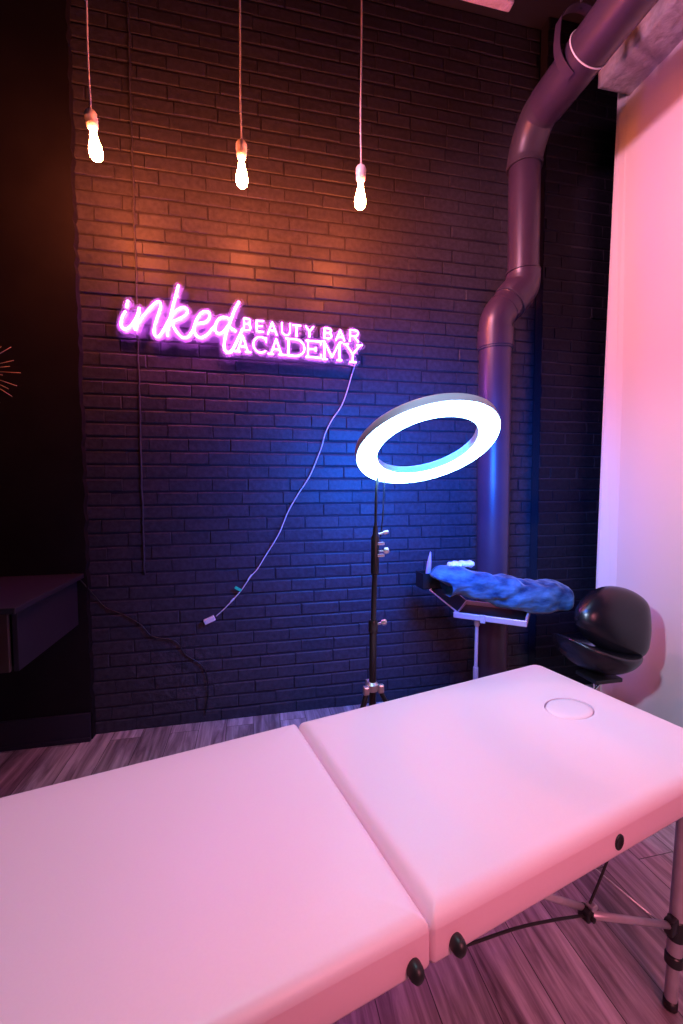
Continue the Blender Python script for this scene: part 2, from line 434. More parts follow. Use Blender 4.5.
def table_leg(foot, top, side):
    f, t = Vector(foot), Vector(top); d = (t - f).normalized()
    at = lambda z: f + d * ((z - f.z) / d.z)
    bm = bmesh.new(); tube(bm, [at(0.008), at(0.15)], 0.0145, 18); tube(bm, [at(0.142), at(0.552)], 0.0175, 18)
    leg = obj('leg', bm, M['legtube'], tbl, angle=40)
    bm = bmesh.new(); tube(bm, [at(0.0), at(0.004), at(0.024)], [0.014, 0.0168, 0.0165], 18); obj('foot_cap', bm, M['rubber'], leg, smooth=True)
    for za, zb in ((0.112, 0.140), (0.178, 0.232)):
        bm = bmesh.new(); tube(bm, [at(za), at(za + 0.003), at(zb - 0.003), at(zb)], [0.0178, 0.0205, 0.0205, 0.0178], 18)
        if zb > 0.2:
            c = at(0.212) + Vector((-0.024, 0, 0.012)); box(bm, c, (0.034, 0.024, 0.042), 0.006)
        obj('collar', bm, M['blackplastic'], leg, angle=40)
    for i in range(9):
        z = 0.26 + i * 0.028; p = at(z) + Vector((0.0, side * -0.0172, 0)); bm = bmesh.new(); lathe(bm, [(0.0, -0.001), (0.0028, -0.0005), (0.0028, 0.0008), (0, 0.001)], p, 8, axis_matrix((0, -side, 0)))
        obj('adjustment_button', bm, M['chrome'], leg)
    j = at(0.222) + Vector((-0.03, 0, 0.004))
    node = Vector((0.908, foot[1] + side * 0.014, 0.398)); end = Vector((0.70, foot[1] + side * 0.02, 0.545))
    sx = 1 if foot[0] > 0 else -1
    if sx < 0: return leg, at
    bm = bmesh.new(); tube(bm, [j, node], 0.0085, 12); tube(bm, [node + Vector((0.01, side * 0.012, 0)), end], 0.0075, 12)
    brc = obj('brace', bm, M['legtube'], tbl, smooth=True)
    bm = bmesh.new(); box(bm, node + Vector((0, side * 0.004, 0)), (0.022, 0.030, 0.026), 0.005); lathe(bm, [(0, -0.02), (0.006, -0.018), (0.006, 0.018), (0, 0.02)], node, 12, axis_matrix((0, 1, 0)))
    obj('hinge', bm, M['blackplastic'], brc)
    bm = bmesh.new(); box(bm, node + Vector((0.014, 0, 0.014)), (0.02, 0.02, 0.012), 0.003); obj('clip', bm, M['metal'], brc)
    return leg, at
for (fx, tx) in ((1.238, 1.309), (-0.33, -0.40)):
    ats = []
    for (fy, ty, s) in ((0.588, 0.603, 1), (1.236, 1.221, -1)):
        lg, at_ = table_leg((fx, fy, 0), (tx, ty, 0.55), s); ats.append(at_)
    bm = bmesh.new(); tube(bm, [ats[0](0.196) + Vector((-.012, .012, 0)), ats[1](0.196) + Vector((-.012, -.012, 0))], 0.0028, 8)
    obj('cross_rod', bm, M['metal'], tbl, smooth=True)
for s, y in ((1, 0.604), (-1, 1.220)):
    bm = bmesh.new(); tube(bm, smooth_path([(1.012, y, 0.548), (0.96, y, 0.47), (0.910, y, 0.405)], 4), 0.0030, 8)
    tube(bm, smooth_path([(0.905, y, 0.395), (0.80, y, 0.432), (0.68, y, 0.468), (0.53, y, 0.50), (0.44, y, 0.535), (0.435, y, 0.552)], 5), 0.0030, 8)
    obj('support_cable', bm, M['rubber'], tbl, smooth=True)

# ---------------------------------------------------------------- neon sign
SCRIPT= [[(-0.623, 2.393), (-0.634, 2.357)], [(-0.637, 2.336), (-0.652, 2.31), (-0.661, 2.278), (-0.659, 2.251), (-0.641, 2.242), (-0.621, 2.254), (-0.599, 2.282), (-0.58, 2.319), (-0.568, 2.361)], [(-0.569, 2.361), (-0.575, 2.322), (-0.592, 2.272), (-0.591, 2.241)], [(-0.591, 2.241), (-0.582, 2.268), (-0.558, 2.307), (-0.526, 2.348), (-0.488, 2.391), (-0.467, 2.4), (-0.46, 2.38), (-0.474, 2.33), (-0.491, 2.28), (-0.498, 2.241), (-0.493, 2.22), (-0.477, 2.215), (-0.456, 2.239), (-0.42, 2.307)], [(-0.366, 2.497), (-0.38, 2.447), (-0.397, 2.385), (-0.414, 2.318), (-0.423, 2.274), (-0.43, 2.221)], [(-0.412, 2.321), (-0.376, 2.364), (-0.346, 2.381), (-0.325, 2.372), (-0.328, 2.346), (-0.359, 2.322), (-0.407, 2.296)], [(-0.407, 2.296), (-0.394, 2.269), (-0.379, 2.245), (-0.355, 2.221), (-0.325, 2.223), (-0.299, 2.257), (-0.283, 2.293), (-0.261, 2.302), (-0.23, 2.31), (-0.208, 2.334), (-0.206, 2.359), (-0.223, 2.369), (-0.251, 2.357), (-0.277, 2.316), (-0.29, 2.27), (-0.281, 2.239), (-0.257, 2.225), (-0.225, 2.24), (-0.193, 2.277), (-0.177, 2.295)], [(-0.099, 2.339), (-0.136, 2.345), (-0.164, 2.323), (-0.178, 2.285), (-0.166, 2.255), (-0.137, 2.262), (-0.105, 2.303)], [(-0.045, 2.437), (-0.071, 2.389), (-0.095, 2.323), (-0.118, 2.257), (-0.13, 2.205), (-0.129, 2.169), (-0.114, 2.154), (-0.091, 2.163), (-0.068, 2.203), (-0.041, 2.259), (-0.029, 2.29)], [(-0.095, 2.291), (-0.064, 2.273)]]
BEAUTY= [[(-0.021, 2.283), (-0.02, 2.347), (-0.001, 2.347), (-0.001, 2.347), (0.005, 2.346), (0.01, 2.343), (0.013, 2.338), (0.014, 2.332), (0.013, 2.327), (0.009, 2.322), (0.004, 2.319), (-0.002, 2.318), (-0.02, 2.318)], [(-0.002, 2.318), (0.0, 2.318), (0.006, 2.316), (0.012, 2.312), (0.015, 2.307), (0.016, 2.3), (0.015, 2.293), (0.011, 2.288), (0.006, 2.284), (-0.001, 2.283), (-0.021, 2.283)], [(0.091, 2.34), (0.05, 2.34), (0.05, 2.281), (0.09, 2.28)], [(0.05, 2.312), (0.084, 2.311)], [(0.111, 2.268), (0.138, 2.339), (0.163, 2.267)], [(0.122, 2.293), (0.153, 2.292)], [(0.193, 2.34), (0.193, 2.295), (0.193, 2.297), (0.194, 2.287), (0.2, 2.278), (0.207, 2.273), (0.216, 2.271), (0.225, 2.272), (0.233, 2.278), (0.239, 2.286), (0.24, 2.296), (0.241, 2.339)], [(0.253, 2.331), (0.303, 2.33)], [(0.278, 2.331), (0.277, 2.267)], [(0.33, 2.332), (0.353, 2.301), (0.377, 2.331)], [(0.353, 2.301), (0.353, 2.27)], [(0.441, 2.27), (0.441, 2.329), (0.463, 2.328), (0.463, 2.328), (0.47, 2.327), (0.476, 2.324), (0.479, 2.32), (0.481, 2.314), (0.479, 2.309), (0.475, 2.305), (0.47, 2.302), (0.463, 2.301), (0.441, 2.302)], [(0.463, 2.301), (0.465, 2.301), (0.472, 2.3), (0.478, 2.296), (0.483, 2.291), (0.484, 2.285), (0.483, 2.279), (0.478, 2.274), (0.472, 2.27), (0.465, 2.269), (0.441, 2.27)], [(0.51, 2.262), (0.536, 2.323), (0.563, 2.261)], [(0.52, 2.284), (0.552, 2.283)], [(0.596, 2.262), (0.596, 2.329), (0.622, 2.328), (0.624, 2.328), (0.632, 2.327), (0.639, 2.323), (0.644, 2.317), (0.646, 2.311), (0.644, 2.304), (0.639, 2.298), (0.632, 2.295), (0.624, 2.294), (0.596, 2.294)], [(0.621, 2.294), (0.647, 2.261)]]
ACADEMY= [[(-0.058, 2.163), (-0.028, 2.252), (-0.0, 2.162)], [(-0.048, 2.191), (-0.01, 2.191)], [(-0.075, 2.163), (-0.043, 2.162)], [(-0.016, 2.162), (0.017, 2.161)], [(0.1, 2.238), (0.089, 2.247), (0.076, 2.251), (0.062, 2.25), (0.05, 2.245), (0.039, 2.235), (0.033, 2.222), (0.03, 2.208), (0.032, 2.193), (0.039, 2.18), (0.049, 2.17), (0.061, 2.164), (0.075, 2.163), (0.088, 2.167), (0.1, 2.175)], [(0.103, 2.249), (0.102, 2.224)], [(0.129, 2.16), (0.16, 2.247), (0.189, 2.159)], [(0.139, 2.188), (0.179, 2.187)], [(0.111, 2.16), (0.145, 2.159)], [(0.173, 2.159), (0.207, 2.158)], [(0.23, 2.252), (0.229, 2.157)], [(0.213, 2.252), (0.268, 2.251), (0.268, 2.251), (0.283, 2.25), (0.296, 2.245), (0.307, 2.237), (0.316, 2.227), (0.321, 2.216), (0.323, 2.203), (0.321, 2.191), (0.316, 2.18), (0.307, 2.17), (0.295, 2.163), (0.282, 2.158), (0.267, 2.157), (0.212, 2.158)], [(0.344, 2.249), (0.343, 2.156)], [(0.331, 2.249), (0.42, 2.248), (0.42, 2.229)], [(0.33, 2.156), (0.42, 2.154), (0.42, 2.175)], [(0.344, 2.202), (0.389, 2.202)], [(0.389, 2.213), (0.388, 2.19)], [(0.44, 2.149), (0.441, 2.251), (0.486, 2.163), (0.532, 2.25), (0.532, 2.147)], [(0.426, 2.251), (0.443, 2.251)], [(0.53, 2.25), (0.547, 2.25)], [(0.426, 2.149), (0.457, 2.148)], [(0.515, 2.147), (0.546, 2.147)], [(0.569, 2.244), (0.613, 2.187), (0.657, 2.243)], [(0.613, 2.187), (0.612, 2.141)], [(0.555, 2.244), (0.587, 2.244)], [(0.638, 2.243), (0.671, 2.243)], [(0.592, 2.142), (0.633, 2.141)]]
YT = 2.520
sign = thing('neon_sign', 'pink-violet lit neon sign reading inked BEAUTY BAR ACADEMY on the black brick wall', 'neon sign', (0.01, 2.575, 2.15))
LOC = Vector(sign.location)
M['neon'] = emis('lit_neon_tube', (0.80, 0.12, 1.0), 66.0)
M['neon_small'] = emis('lit_small_neon_tube', (0.80, 0.13, 1.0), 42.0)
def flat(s): return [Vector((x, YT, z)) for x, z in s]
paths_script = [smooth_path(flat(s), 6) if len(s) > 2 else flat(s) for s in SCRIPT]
def word_mesh(name, paths, r, mt, k=1.0):
    bm = bmesh.new()
    for p in paths: tube(bm, [q - LOC for q in p], r, 8)
    obj(name, bm, mt, sign, smooth=True)
def densify(s):
    out = []
    P = flat(s)
    for a, b in zip(P, P[1:]):
        if (b - a).length < 1e-5: continue
        n = max(1, int((b - a).length / 0.008))
        for k in range(n): out.append(a.lerp(b, k / n))
    out.append(P[-1]); return out
pb, pa = [densify(s) for s in BEAUTY], [densify(s) for s in ACADEMY]
word_mesh('script_lettering', paths_script, 0.0050, M['neon'])
word_mesh('beauty_lettering', [p for p in pb if p[0].x < 0.38], 0.0033, M['neon_small'])
word_mesh('bar_lettering', [p for p in pb if p[0].x >= 0.38], 0.0033, M['neon_small'])
word_mesh('academy_lettering', pa, 0.0034, M['neon_small'])
# contour-cut clear backing: every point within reach of a tube, outline snapped to that distance
def backing():
    segs = []
    for p in paths_script: segs += [((a.x, a.z), (b.x, b.z), 0.026) for a, b in zip(p, p[1:])]
    for p in pb + pa: segs += [((p[i].x, p[i].z), (p[min(i + 3, len(p) - 1)].x, p[min(i + 3, len(p) - 1)].z), 0.022) for i in range(0, len(p) - 1, 3)]
    st = 0.006; X0, Z0 = -0.74, 2.05; NX, NZ = int(1.5 / st), int(0.56 / st)
    val = {}
    for (ax, az), (bx, bz), R in segs:
        for i in range(int((min(ax, bx) - R - X0) / st) - 1, int((max(ax, bx) + R - X0) / st) + 3):
            for j in range(int((min(az, bz) - R - Z0) / st) - 1, int((max(az, bz) + R - Z0) / st) + 3):
                x, z = X0 + i * st, Z0 + j * st
                dx, dz = bx - ax, bz - az; L2 = dx * dx + dz * dz
                t = 0 if L2 < 1e-12 else max(0, min(1, ((x - ax) * dx + (z - az) * dz) / L2))
                qx, qz = ax + dx * t, az + dz * t
                d = math.hypot(x - qx, z - qz); k = (i, j)
                if k not in val or d - R < val[k][0]: val[k] = (d - R, qx, qz, R)
    bm = bmesh.new(); vs = {}
    def vert(k):
        if k in vs: return vs[k]
        x, z = X0 + k[0] * st, Z0 + k[1] * st; v = val.get(k)
        if v and v[0] > 0:
            d = math.hypot(x - v[1], z - v[2]); x = v[1] + (x - v[1]) * v[3] / d; z = v[2] + (z - v[2]) * v[3] / d
        vs[k] = bm.verts.new((x - LOC.x, YT + 0.014 - LOC.y, z - LOC.z)); return vs[k]
    for k in list(val):
        q = [k, (k[0] + 1, k[1]), (k[0] + 1, k[1] + 1), (k[0], k[1] + 1)]
        if all(a in val for a in q) and any(val[a][0] < 0 for a in q) and sum(val[a][0] < st * 0.9 for a in q) == 4:
            bm.faces.new([vert(a) for a in q])
    bmesh.ops.dissolve_degenerate(bm, edges=bm.edges, dist=0.0004)
    ext = bmesh.ops.extrude_face_region(bm, geom=list(bm.faces))
    for v in ext['geom']:
        if isinstance(v, bmesh.types.BMVert): v.co.y += 0.005
    return bm
m = bpy.data.materials.new('hazed_acrylic'); m.use_nodes = True
nt = m.node_tree; out = nt.nodes['Material Output']; nt.nodes.remove(nt.nodes['Principled BSDF'])
tr = nt.nodes.new('ShaderNodeBsdfTransparent'); tr.inputs[0].default_value = (0.98, 0.97, 0.98, 1)
gl = nt.nodes.new('ShaderNodeBsdfGlossy'); gl.inputs['Roughness'].default_value = 0.08
df = nt.nodes.new('ShaderNodeBsdfDiffuse'); df.inputs[0].default_value = (0.8, 0.8, 0.8, 1)
fr = nt.nodes.new('ShaderNodeFresnel'); fr.inputs[0].default_value = 1.45
m1 = nt.nodes.new('ShaderNodeMixShader'); m2 = nt.nodes.new('ShaderNodeMixShader'); m2.inputs[0].default_value = 0.09  # white diffuse share in the clear acrylic imitates the neon halo
nt.links.new(fr.outputs[0], m1.inputs[0]); nt.links.new(tr.outputs[0], m1.inputs[1]); nt.links.new(gl.outputs[0], m1.inputs[2])
nt.links.new(m1.outputs[0], m2.inputs[1]); nt.links.new(df.outputs[0], m2.inputs[2]); nt.links.new(m2.outputs[0], out.inputs[0])
M['acrylic'] = m
obj('backing_panel', backing(), M['acrylic'], sign, label='clear contour-cut acrylic backing')
for x, z in ((-0.60, 2.285), (-0.37, 2.44), (-0.09, 2.16), (0.30, 2.29), (0.64, 2.20)):
    bm = bmesh.new(); lathe(bm, [(0.006, 0), (0.006, 0.046), (0.008, 0.047), (0.008, 0.05)], Vector((x, 2.583, z)) - LOC, 12, axis_matrix((0, -1, 0)))
    obj('standoff', bm, M['metal'], sign, smooth=False)
CAB = [(0.638, 2.153), (0.634, 2.13), (0.616, 2.07), (0.58, 1.967), (0.545, 1.88), (0.487, 1.794), (0.448, 1.708), (0.427, 1.632), (0.364, 1.487), (0.325, 1.419), (0.282, 1.351), (0.217, 1.242), (0.162, 1.116), (0.081, 0.983), (0.035, 0.909), (-0.003, 0.868), (-0.062, 0.787), (-0.111, 0.731), (-0.16, 0.683), (-0.209, 0.640)]
bm = bmesh.new(); rr = random.Random(4)
P = [Vector((x + rr.uniform(-.003, .003), 2.557 + rr.uniform(-.004, .003), z)) - LOC for x, z in CAB]; P[0].y = YT + 0.018 - LOC.y
tube(bm, smooth_path(P, 5), 0.0032, 8)
cb = obj('power_cord', bm, M['cord'], sign, smooth=True)
def oriented(c, d, s, mt, name, bev=0.003):
    bm = bmesh.new(); d = Vector(d).normalized(); x = Vector((0, 1, 0)); z = d.cross(x)
    box(bm, (0, 0, 0), s, bev); R = Matrix((d, x, z)).transposed()
    for v in bm.verts: v.co = R @ v.co + Vector(c) - LOC
    return obj(name, bm, mt, cb)
oriented((-0.243, 2.555, 0.622), (-0.071, 0, -0.029), (0.062, 0.026, 0.030), M['white'], 'plug')
oriented((-0.112, 2.556, 0.731), (-0.049, 0, -0.05), (0.030, 0.010, 0.010), M['white'], 'inline_connector')
oriented((-0.01, 2.556, 0.862), (-0.05, 0, -0.07), (0.040, 0.010, 0.008), M['white'], 'inline_connector')
oriented((-0.078, 2.553, 0.797), (-0.05, 0, 0.032), (0.042, 0.003, 0.016), M['green'], 'cord_tag', 0.001)
# loose black lead on the wall
CORD = [(-0.942, 0.937), (-0.90, 0.89), (-0.838, 0.774), (-0.799, 0.726), (-0.713, 0.681), (-0.621, 0.618), (-0.559, 0.544), (-0.436, 0.505), (-0.384, 0.424), (-0.285, 0.338), (-0.26, 0.2), (-0.28, 0.05)]
bm = bmesh.new(); tube(bm, smooth_path([(x, 2.524 if i < 2 else 2.569, z) for i, (x, z) in enumerate(CORD)], 6), 0.0035, 8)
tag(obj('cable', bm, M['blackplastic'], smooth=True), 'thin black cable trailing from the floating cabinet down the lower brick wall', 'cable')

# ---------------------------------------------------------------- pendant bulbs
M['bulb'] = emis('glowing_bulb_glass', (1.0, 0.18, 0.052), 520.0)
def pendant(x, y, zb, label, tilt, swing):
    t = thing('pendant_lamp', label, 'pendant light', (x, y, ZC), 0, 'bare filament bulbs on cords')
    o = Vector((x, y, ZC)); zn = zb + 0.134
    R = Matrix.Rotation(tilt, 3, 'Y')
    piv = Vector((0, 0, zn + 0.065 - ZC))
    def put(bm):
        for v in bm.verts: v.co = R @ (v.co - piv) + piv
        return bm
    prof = [(0.0, 0.0), (0.010, 0.001), (0.020, 0.006), (0.028, 0.017), (0.0315, 0.032), (0.031, 0.048), (0.0275, 0.068), (0.022, 0.090), (0.0175, 0.112), (0.0150, 0.130), (0.0140, 0.150)]
    bm = bmesh.new(); lathe(bm, [(r * 0.88, z * 0.134 / 0.150 + zb - ZC) for r, z in prof], (0, 0, 0), 24); obj('bulb', put(bm), M['bulb'], t, smooth=True, label='glowing orange-white teardrop glass bulb')
    prof = [(0.0, -0.002), (0.0165, -0.002), (0.0215, 0.004), (0.0235, 0.016), (0.0225, 0.026), (0.0245, 0.030), (0.0245, 0.050), (0.020, 0.058), (0.010, 0.064), (0.006, 0.072), (0, 0.072)]
    bm = bmesh.new(); lathe(bm, [(r * 1.05, z * 1.15 + zn - ZC) for r, z in prof], (0, 0, 0), 24); s = obj('socket', put(bm), M['porcelain'], t, angle=35, label='white porcelain socket')
    bm = bmesh.new(); lathe(bm, [(0.0, 0.0), (0.004, 0.001), (0.004, 0.004), (0.007, 0.005), (0.007, 0.009), (0, 0.010)], Vector((0.0235, 0, zn + 0.044 - ZC)), 12, axis_matrix((1, 0, 0))); obj('switch_key', put(bm), M['blackplastic'], s, smooth=True)
    bm = bmesh.new()
    P = [(0, 0, zn + 0.068 - ZC), (0.001, 0, zn + 0.11 - ZC), (-0.002 + swing * .1, 0, zn + 0.3 - ZC), (0.002 + swing * .4, 0, zn + 0.7 - ZC), (swing, 0, -0.01)]
    tube(bm, smooth_path(P, 8), 0.0042, 10); obj('cord', bm, M['cord'], t, smooth=True)
    bm = bmesh.new(); lathe(bm, [(0, -0.028), (0.02, -0.026), (0.045, -0.010), (0.05, 0)], (swing, 0, 0), 24); obj('ceiling_rose', bm, M['porcelain'], t, smooth=True)
pendant(-0.653, 2.12, 2.818, 'leftmost glowing bare bulb of the three, hanging nearest the smooth black wall', math.radians(-6), -0.006)
pendant(-0.016, 2.12, 2.792, 'middle glowing bare bulb of the three, hanging above the sign', 0.0, 0.004)
pendant(0.559, 2.12, 2.769, 'rightmost glowing bare bulb of the three, hanging above the end of the sign', math.radians(1.5), 0.006)

# ---------------------------------------------------------------- ring light on its stand
M['ring_face'] = emis('lit_ring_diffuser', (0.34, 0.70, 1.0), 17.0)
rl = thing('ring_light', 'blue-white lit ring light tilted over on a black tripod stand', 'ring light', (0.47, 1.62, 0))
o = Vector(rl.location)
Cc = Vector((0.642, 1.481, 1.534)); nn = Vector((0.065, -0.465, -0.883)).normalized()
RM = axis_matrix(nn)
def ringmesh(prof, n=96):
    bm = bmesh.new(); V = []
    for k in range(n):
        a = 2 * PI * k / n; V.append([bm.verts.new(RM @ Vector((r * math.cos(a), r * math.sin(a), z)) + Cc - o) for r, z in prof])
    for k in range(n):
        A, B = V[k], V[(k + 1) % n]
        for j in range(len(prof)):
            j2 = (j + 1) % len(prof); bm.faces.new((A[j], A[j2], B[j2], B[j]))
    return bm
hd = obj('ring_housing', ringmesh([(0.266, -0.001), (0.268, -0.004), (0.266, -0.028), (0.258, -0.036), (0.196, -0.036), (0.188, -0.028), (0.186, -0.004), (0.188, -0.001)]), M['casing'], rl, angle=40)
obj('diffuser', ringmesh([(0.2645, 0.0), (0.262, 0.007), (0.250, 0.012), (0.204, 0.012), (0.192, 0.007), (0.1895, 0.0)]), M['ring_face'], hd, smooth=True, label='glowing white-blue diffuser')
# yoke: bracket from the housing to the gooseneck
pj = Cc + RM @ Vector((0, 0, -0.03))
low = min((Cc + RM @ Vector((0.225 * math.cos(a), 0.225 * math.sin(a), -0.036)) for a in [i * PI / 60 for i in range(120)]), key=lambda p: (p - Vector((0.50, 1.64, 1.40))).length)
bm = bmesh.new(); Rm = RM
box(bm, (0, 0, 0), (0.07, 0.05, 0.012), 0.004); 
for v in bm.verts: v.co = RM @ v.co + low - nn * 0.006 - o
obj('mount_bracket', bm, M['blackplastic'], hd)
top = Vector((0.485, 1.62, 1.215))
bm = bmesh.new(); tube(bm, [p - o for p in smooth_path([top, (0.487, 1.622, 1.30), (0.492, 1.630, 1.38), low - nn * 0.012], 6)], 0.0055, 10); obj('gooseneck', bm, M['blackplastic'], rl, smooth=True)
bm = bmesh.new(); tube(bm, [p - o for p in smooth_path([(0.505, 1.615, 1.19), (0.514, 1.616, 1.27), (0.520, 1.628, 1.33), (0.528, 1.640, 1.40), low - nn * 0.01 + Vector((0.02, 0, 0))], 6)], 0.0028, 8); obj('power_lead', bm, M['blackplastic'], rl, smooth=True)
def zt(name, pts, r, mt, par=rl, n=14, **k):
    bm = bmesh.new(); tube(bm, [Vector(p) - o for p in pts], r, n); return obj(name, bm, mt, par, angle=40, **k)
zt('lower_tube', [(0.47, 1.62, 0.16), (0.475, 1.62, 0.84)], 0.0145, M['blackplastic'])
zt('upper_tube', [(0.475, 1.62, 0.80), (0.483, 1.62, 1.10)], 0.0105, M['blackplastic'])
c1 = zt('collar', [(0.4745, 1.62, 0.805), (0.475, 1.62, 0.81), (0.4755, 1.62, 0.850), (0.4757, 1.62, 0.856)], [0.0165, 0.019, 0.019, 0.0165], M['blackplastic'])
def knob(c, d, par, r=0.011, mt='metal'):
    bm = bmesh.new(); lathe(bm, [(0.0, -0.012), (0.0045, -0.012), (0.0045, 0.006), (r, 0.008), (r * 1.1, 0.014), (r, 0.024), (r * 0.6, 0.028), (0, 0.028)], Vector(c) - o, 10, axis_matrix(d)); obj('knob', bm, M[mt], par, angle=40)
knob((0.503, 1.615, 0.842), (1, -0.3, 0.35), c1)
c2 = zt('tilt_head', [(0.4815, 1.62, 1.04), (0.482, 1.62, 1.045), (0.484, 1.62, 1.19), (0.4845, 1.62, 1.20), (0.485, 1.62, 1.235)], [0.012, 0.0165, 0.0165, 0.011, 0.009], M['blackplastic'])
knob((0.510, 1.612, 1.135), (1, -0.3, 0.1), c2, 0.013); knob((0.508, 1.612, 1.205), (1, -0.2, 0.25), c2, 0.008)
for cz in (1.165, 1.118):
    bm = bmesh.new(); box(bm, Vector((0.503, 1.612, cz)) - o, (0.03, 0.02, 0.012), 0.003); obj('clamp', bm, M['metal'], c2)
hub = zt('tripod_hub', [(0.4705, 1.62, 0.565), (0.4705, 1.62, 0.57), (0.471, 1.62, 0.595), (0.471, 1.62, 0.604)], [0.018, 0.026, 0.026, 0.017], M['metal'], label='silver leg collar')
for k, a in enumerate((95, 215, 335)):
    ca, sa = math.cos(math.radians(a)), math.sin(math.radians(a))
    bm = bmesh.new()
    P0 = Vector((0.030 * ca, 0.030 * sa, 0.575)); P1 = Vector((0.33 * ca, 0.33 * sa, 0.012)); 
    tube(bm, [P0, P1], 0.0095, 10)
    lg = obj('leg', bm, M['blackplastic'], rl, angle=40)
    bm = bmesh.new(); box(bm, P0 + Vector((0.006 * ca, 0.006 * sa, 0.004)), (0.024, 0.024, 0.034), 0.005, rot=None); obj('leg_joint', bm, M['metal'], lg)
    bm = bmesh.new(); tube(bm, [P1 + Vector((-.006 * ca, -.006 * sa, 0.012)), P1 + Vector((0.004 * ca, 0.004 * sa, -0.012))], [0.012, 0.013], 10); obj('rubber_foot', bm, M['rubber'], lg)
    bm = bmesh.new(); tube(bm, [(0.012 * ca, 0.012 * sa, 0.20), P0.lerp(P1, 0.48)], 0.006, 8); obj('brace', bm, M['blackplastic'], rl, smooth=True)

# ---------------------------------------------------------------- rolling tray with its things
tc_ = Vector((1.23, 2.02, 0)); ta = math.atan2(1.897 - 2.127, 1.368 - 1.089)
tray = thing('instrument_tray', 'pale-rimmed tray on a single post stand behind the far end of the massage table', 'tray', (1.2, 2.09, 0))
o2 = Vector(tray.location)
dx = Vector((math.cos(ta), math.sin(ta), 0)); dy = Vector((-math.sin(ta), math.cos(ta), 0))
TRc = Vector((1.2285, 2.012, 0.70)) + dy * 0.14
def tb(c, s, bev, bm):
    b2 = bmesh.new(); box(b2, c, s, bev)
    mp = {}
    for v in b2.verts: mp[v] = bm.verts.new(dx * v.co.x + dy * v.co.y + Vector((0, 0, v.co.z)) + TRc - o2)
    for f_ in b2.faces: bm.faces.new([mp[v] for v in f_.verts])
    b2.free()
bm = bmesh.new(); tb((0, 0, -0.022), (0.36, 0.28, 0.006), 0.002, bm); obj('tray_base', bm, M['blackplastic'], tray, label='black tray floor')
bm = bmesh.new()
for c, s in (((0, -0.14, -0.010), (0.372, 0.012, 0.032)), ((0, 0.14, -0.010), (0.372, 0.012, 0.032)), ((-0.18, 0, -0.010), (0.012, 0.28, 0.032)), ((0.18, 0, -0.010), (0.012, 0.28, 0.032))): tb(c, s, 0.004, bm)
obj('rim', bm, M['traymetal'], tray)
bm = bmesh.new(); tb((-0.03, -0.149, -0.012), (0.026, 0.010, 0.044), 0.002, bm); obj('clamp', bm, M['traymetal'], tray)
bm = bmesh.new(); tube(bm, [(0, 0, 0.06), (0, 0, 0.40)], 0.014, 14); tube(bm, [(0, 0, 0.38), (0.004, 0, 0.676)], 0.0095, 14); obj('post', bm, M['traymetal'], tray, angle=40)
bm = bmesh.new(); tube(bm, [(0.003, 0, 0.63), (0.003, 0, 0.635), (0.004, 0, 0.672)], [0.011, 0.015, 0.015], 14); obj('collar', bm, M['traymetal'], tray, angle=40)
for k in range(5):
    a = 2 * PI * k / 5 + 0.3; ca, sa = math.cos(a), math.sin(a)
    bm = bmesh.new(); tube(bm, [(0.0, 0, 0.085), (0.10 * ca, 0.10 * sa, 0.075), (0.20 * ca, 0.20 * sa, 0.058)], [0.018, 0.014, 0.010], 10)
    lg = obj('leg', bm, M['traymetal'], tray, smooth=True)
    bm = bmesh.new(); lathe(bm, [(0, -0.009), (0.020, -0.008), (0.024, -0.004), (0.024, 0.004), (0.020, 0.008), (0, 0.009)], (0.20 * ca, 0.20 * sa, 0.024), 16, axis_matrix((sa, -ca, 0))); lathe(bm, [(0.007, 0.024), (0.007, 0.058)], (0.20 * ca, 0.20 * sa, 0), 10); obj('caster', bm, M['rubber'], lg, angle=40)

wing = [Vector((1.100, 2.118, 0.706)), Vector((1.262, 2.318, 0.706)), Vector((1.150, 2.415, 0.815)), Vector((0.975, 2.200, 0.815))]
bm = bmesh.new(); wn = (wing[1] - wing[0]).cross(wing[3] - wing[0]).normalized() * 0.003
A = [bm.verts.new(p + wn - o2) for p in wing]; B = [bm.verts.new(p - wn - o2) for p in wing]
bm.faces.new(A); bm.faces.new(B)
for k in range(4): bm.faces.new((A[k], A[(k + 1) % 4], B[(k + 1) % 4], B[k]))
wg = obj('side_wing', bm, M['blackplastic'], tray, label='black folded-up side panel')
bm = bmesh.new(); tube(bm, [wing[k] - o2 for k in range(4)], 0.005, 8, closed=True); obj('wing_frame', bm, M['traymetal'], wg, smooth=True)

# small black caddy hooked on the wing
cd_ = thing('caddy_box', 'small open black caddy hooked to the left side of the metal tray', 'box', (1.00, 2.27, 0.815))
bm = bmesh.new()
for c, s in (((0, 0, 0.003), (0.12, 0.10, 0.006)), ((0, -0.048, 0.045), (0.12, 0.004, 0.09)), ((0, 0.048, 0.045), (0.12, 0.004, 0.09)), ((-0.058, 0, 0.045), (0.004, 0.10, 0.09)), ((0.058, 0, 0.045), (0.004, 0.10, 0.09))): box(bm, c, s, 0.0012, 1)
obj('box_body', bm, M['blackplastic'], cd_)
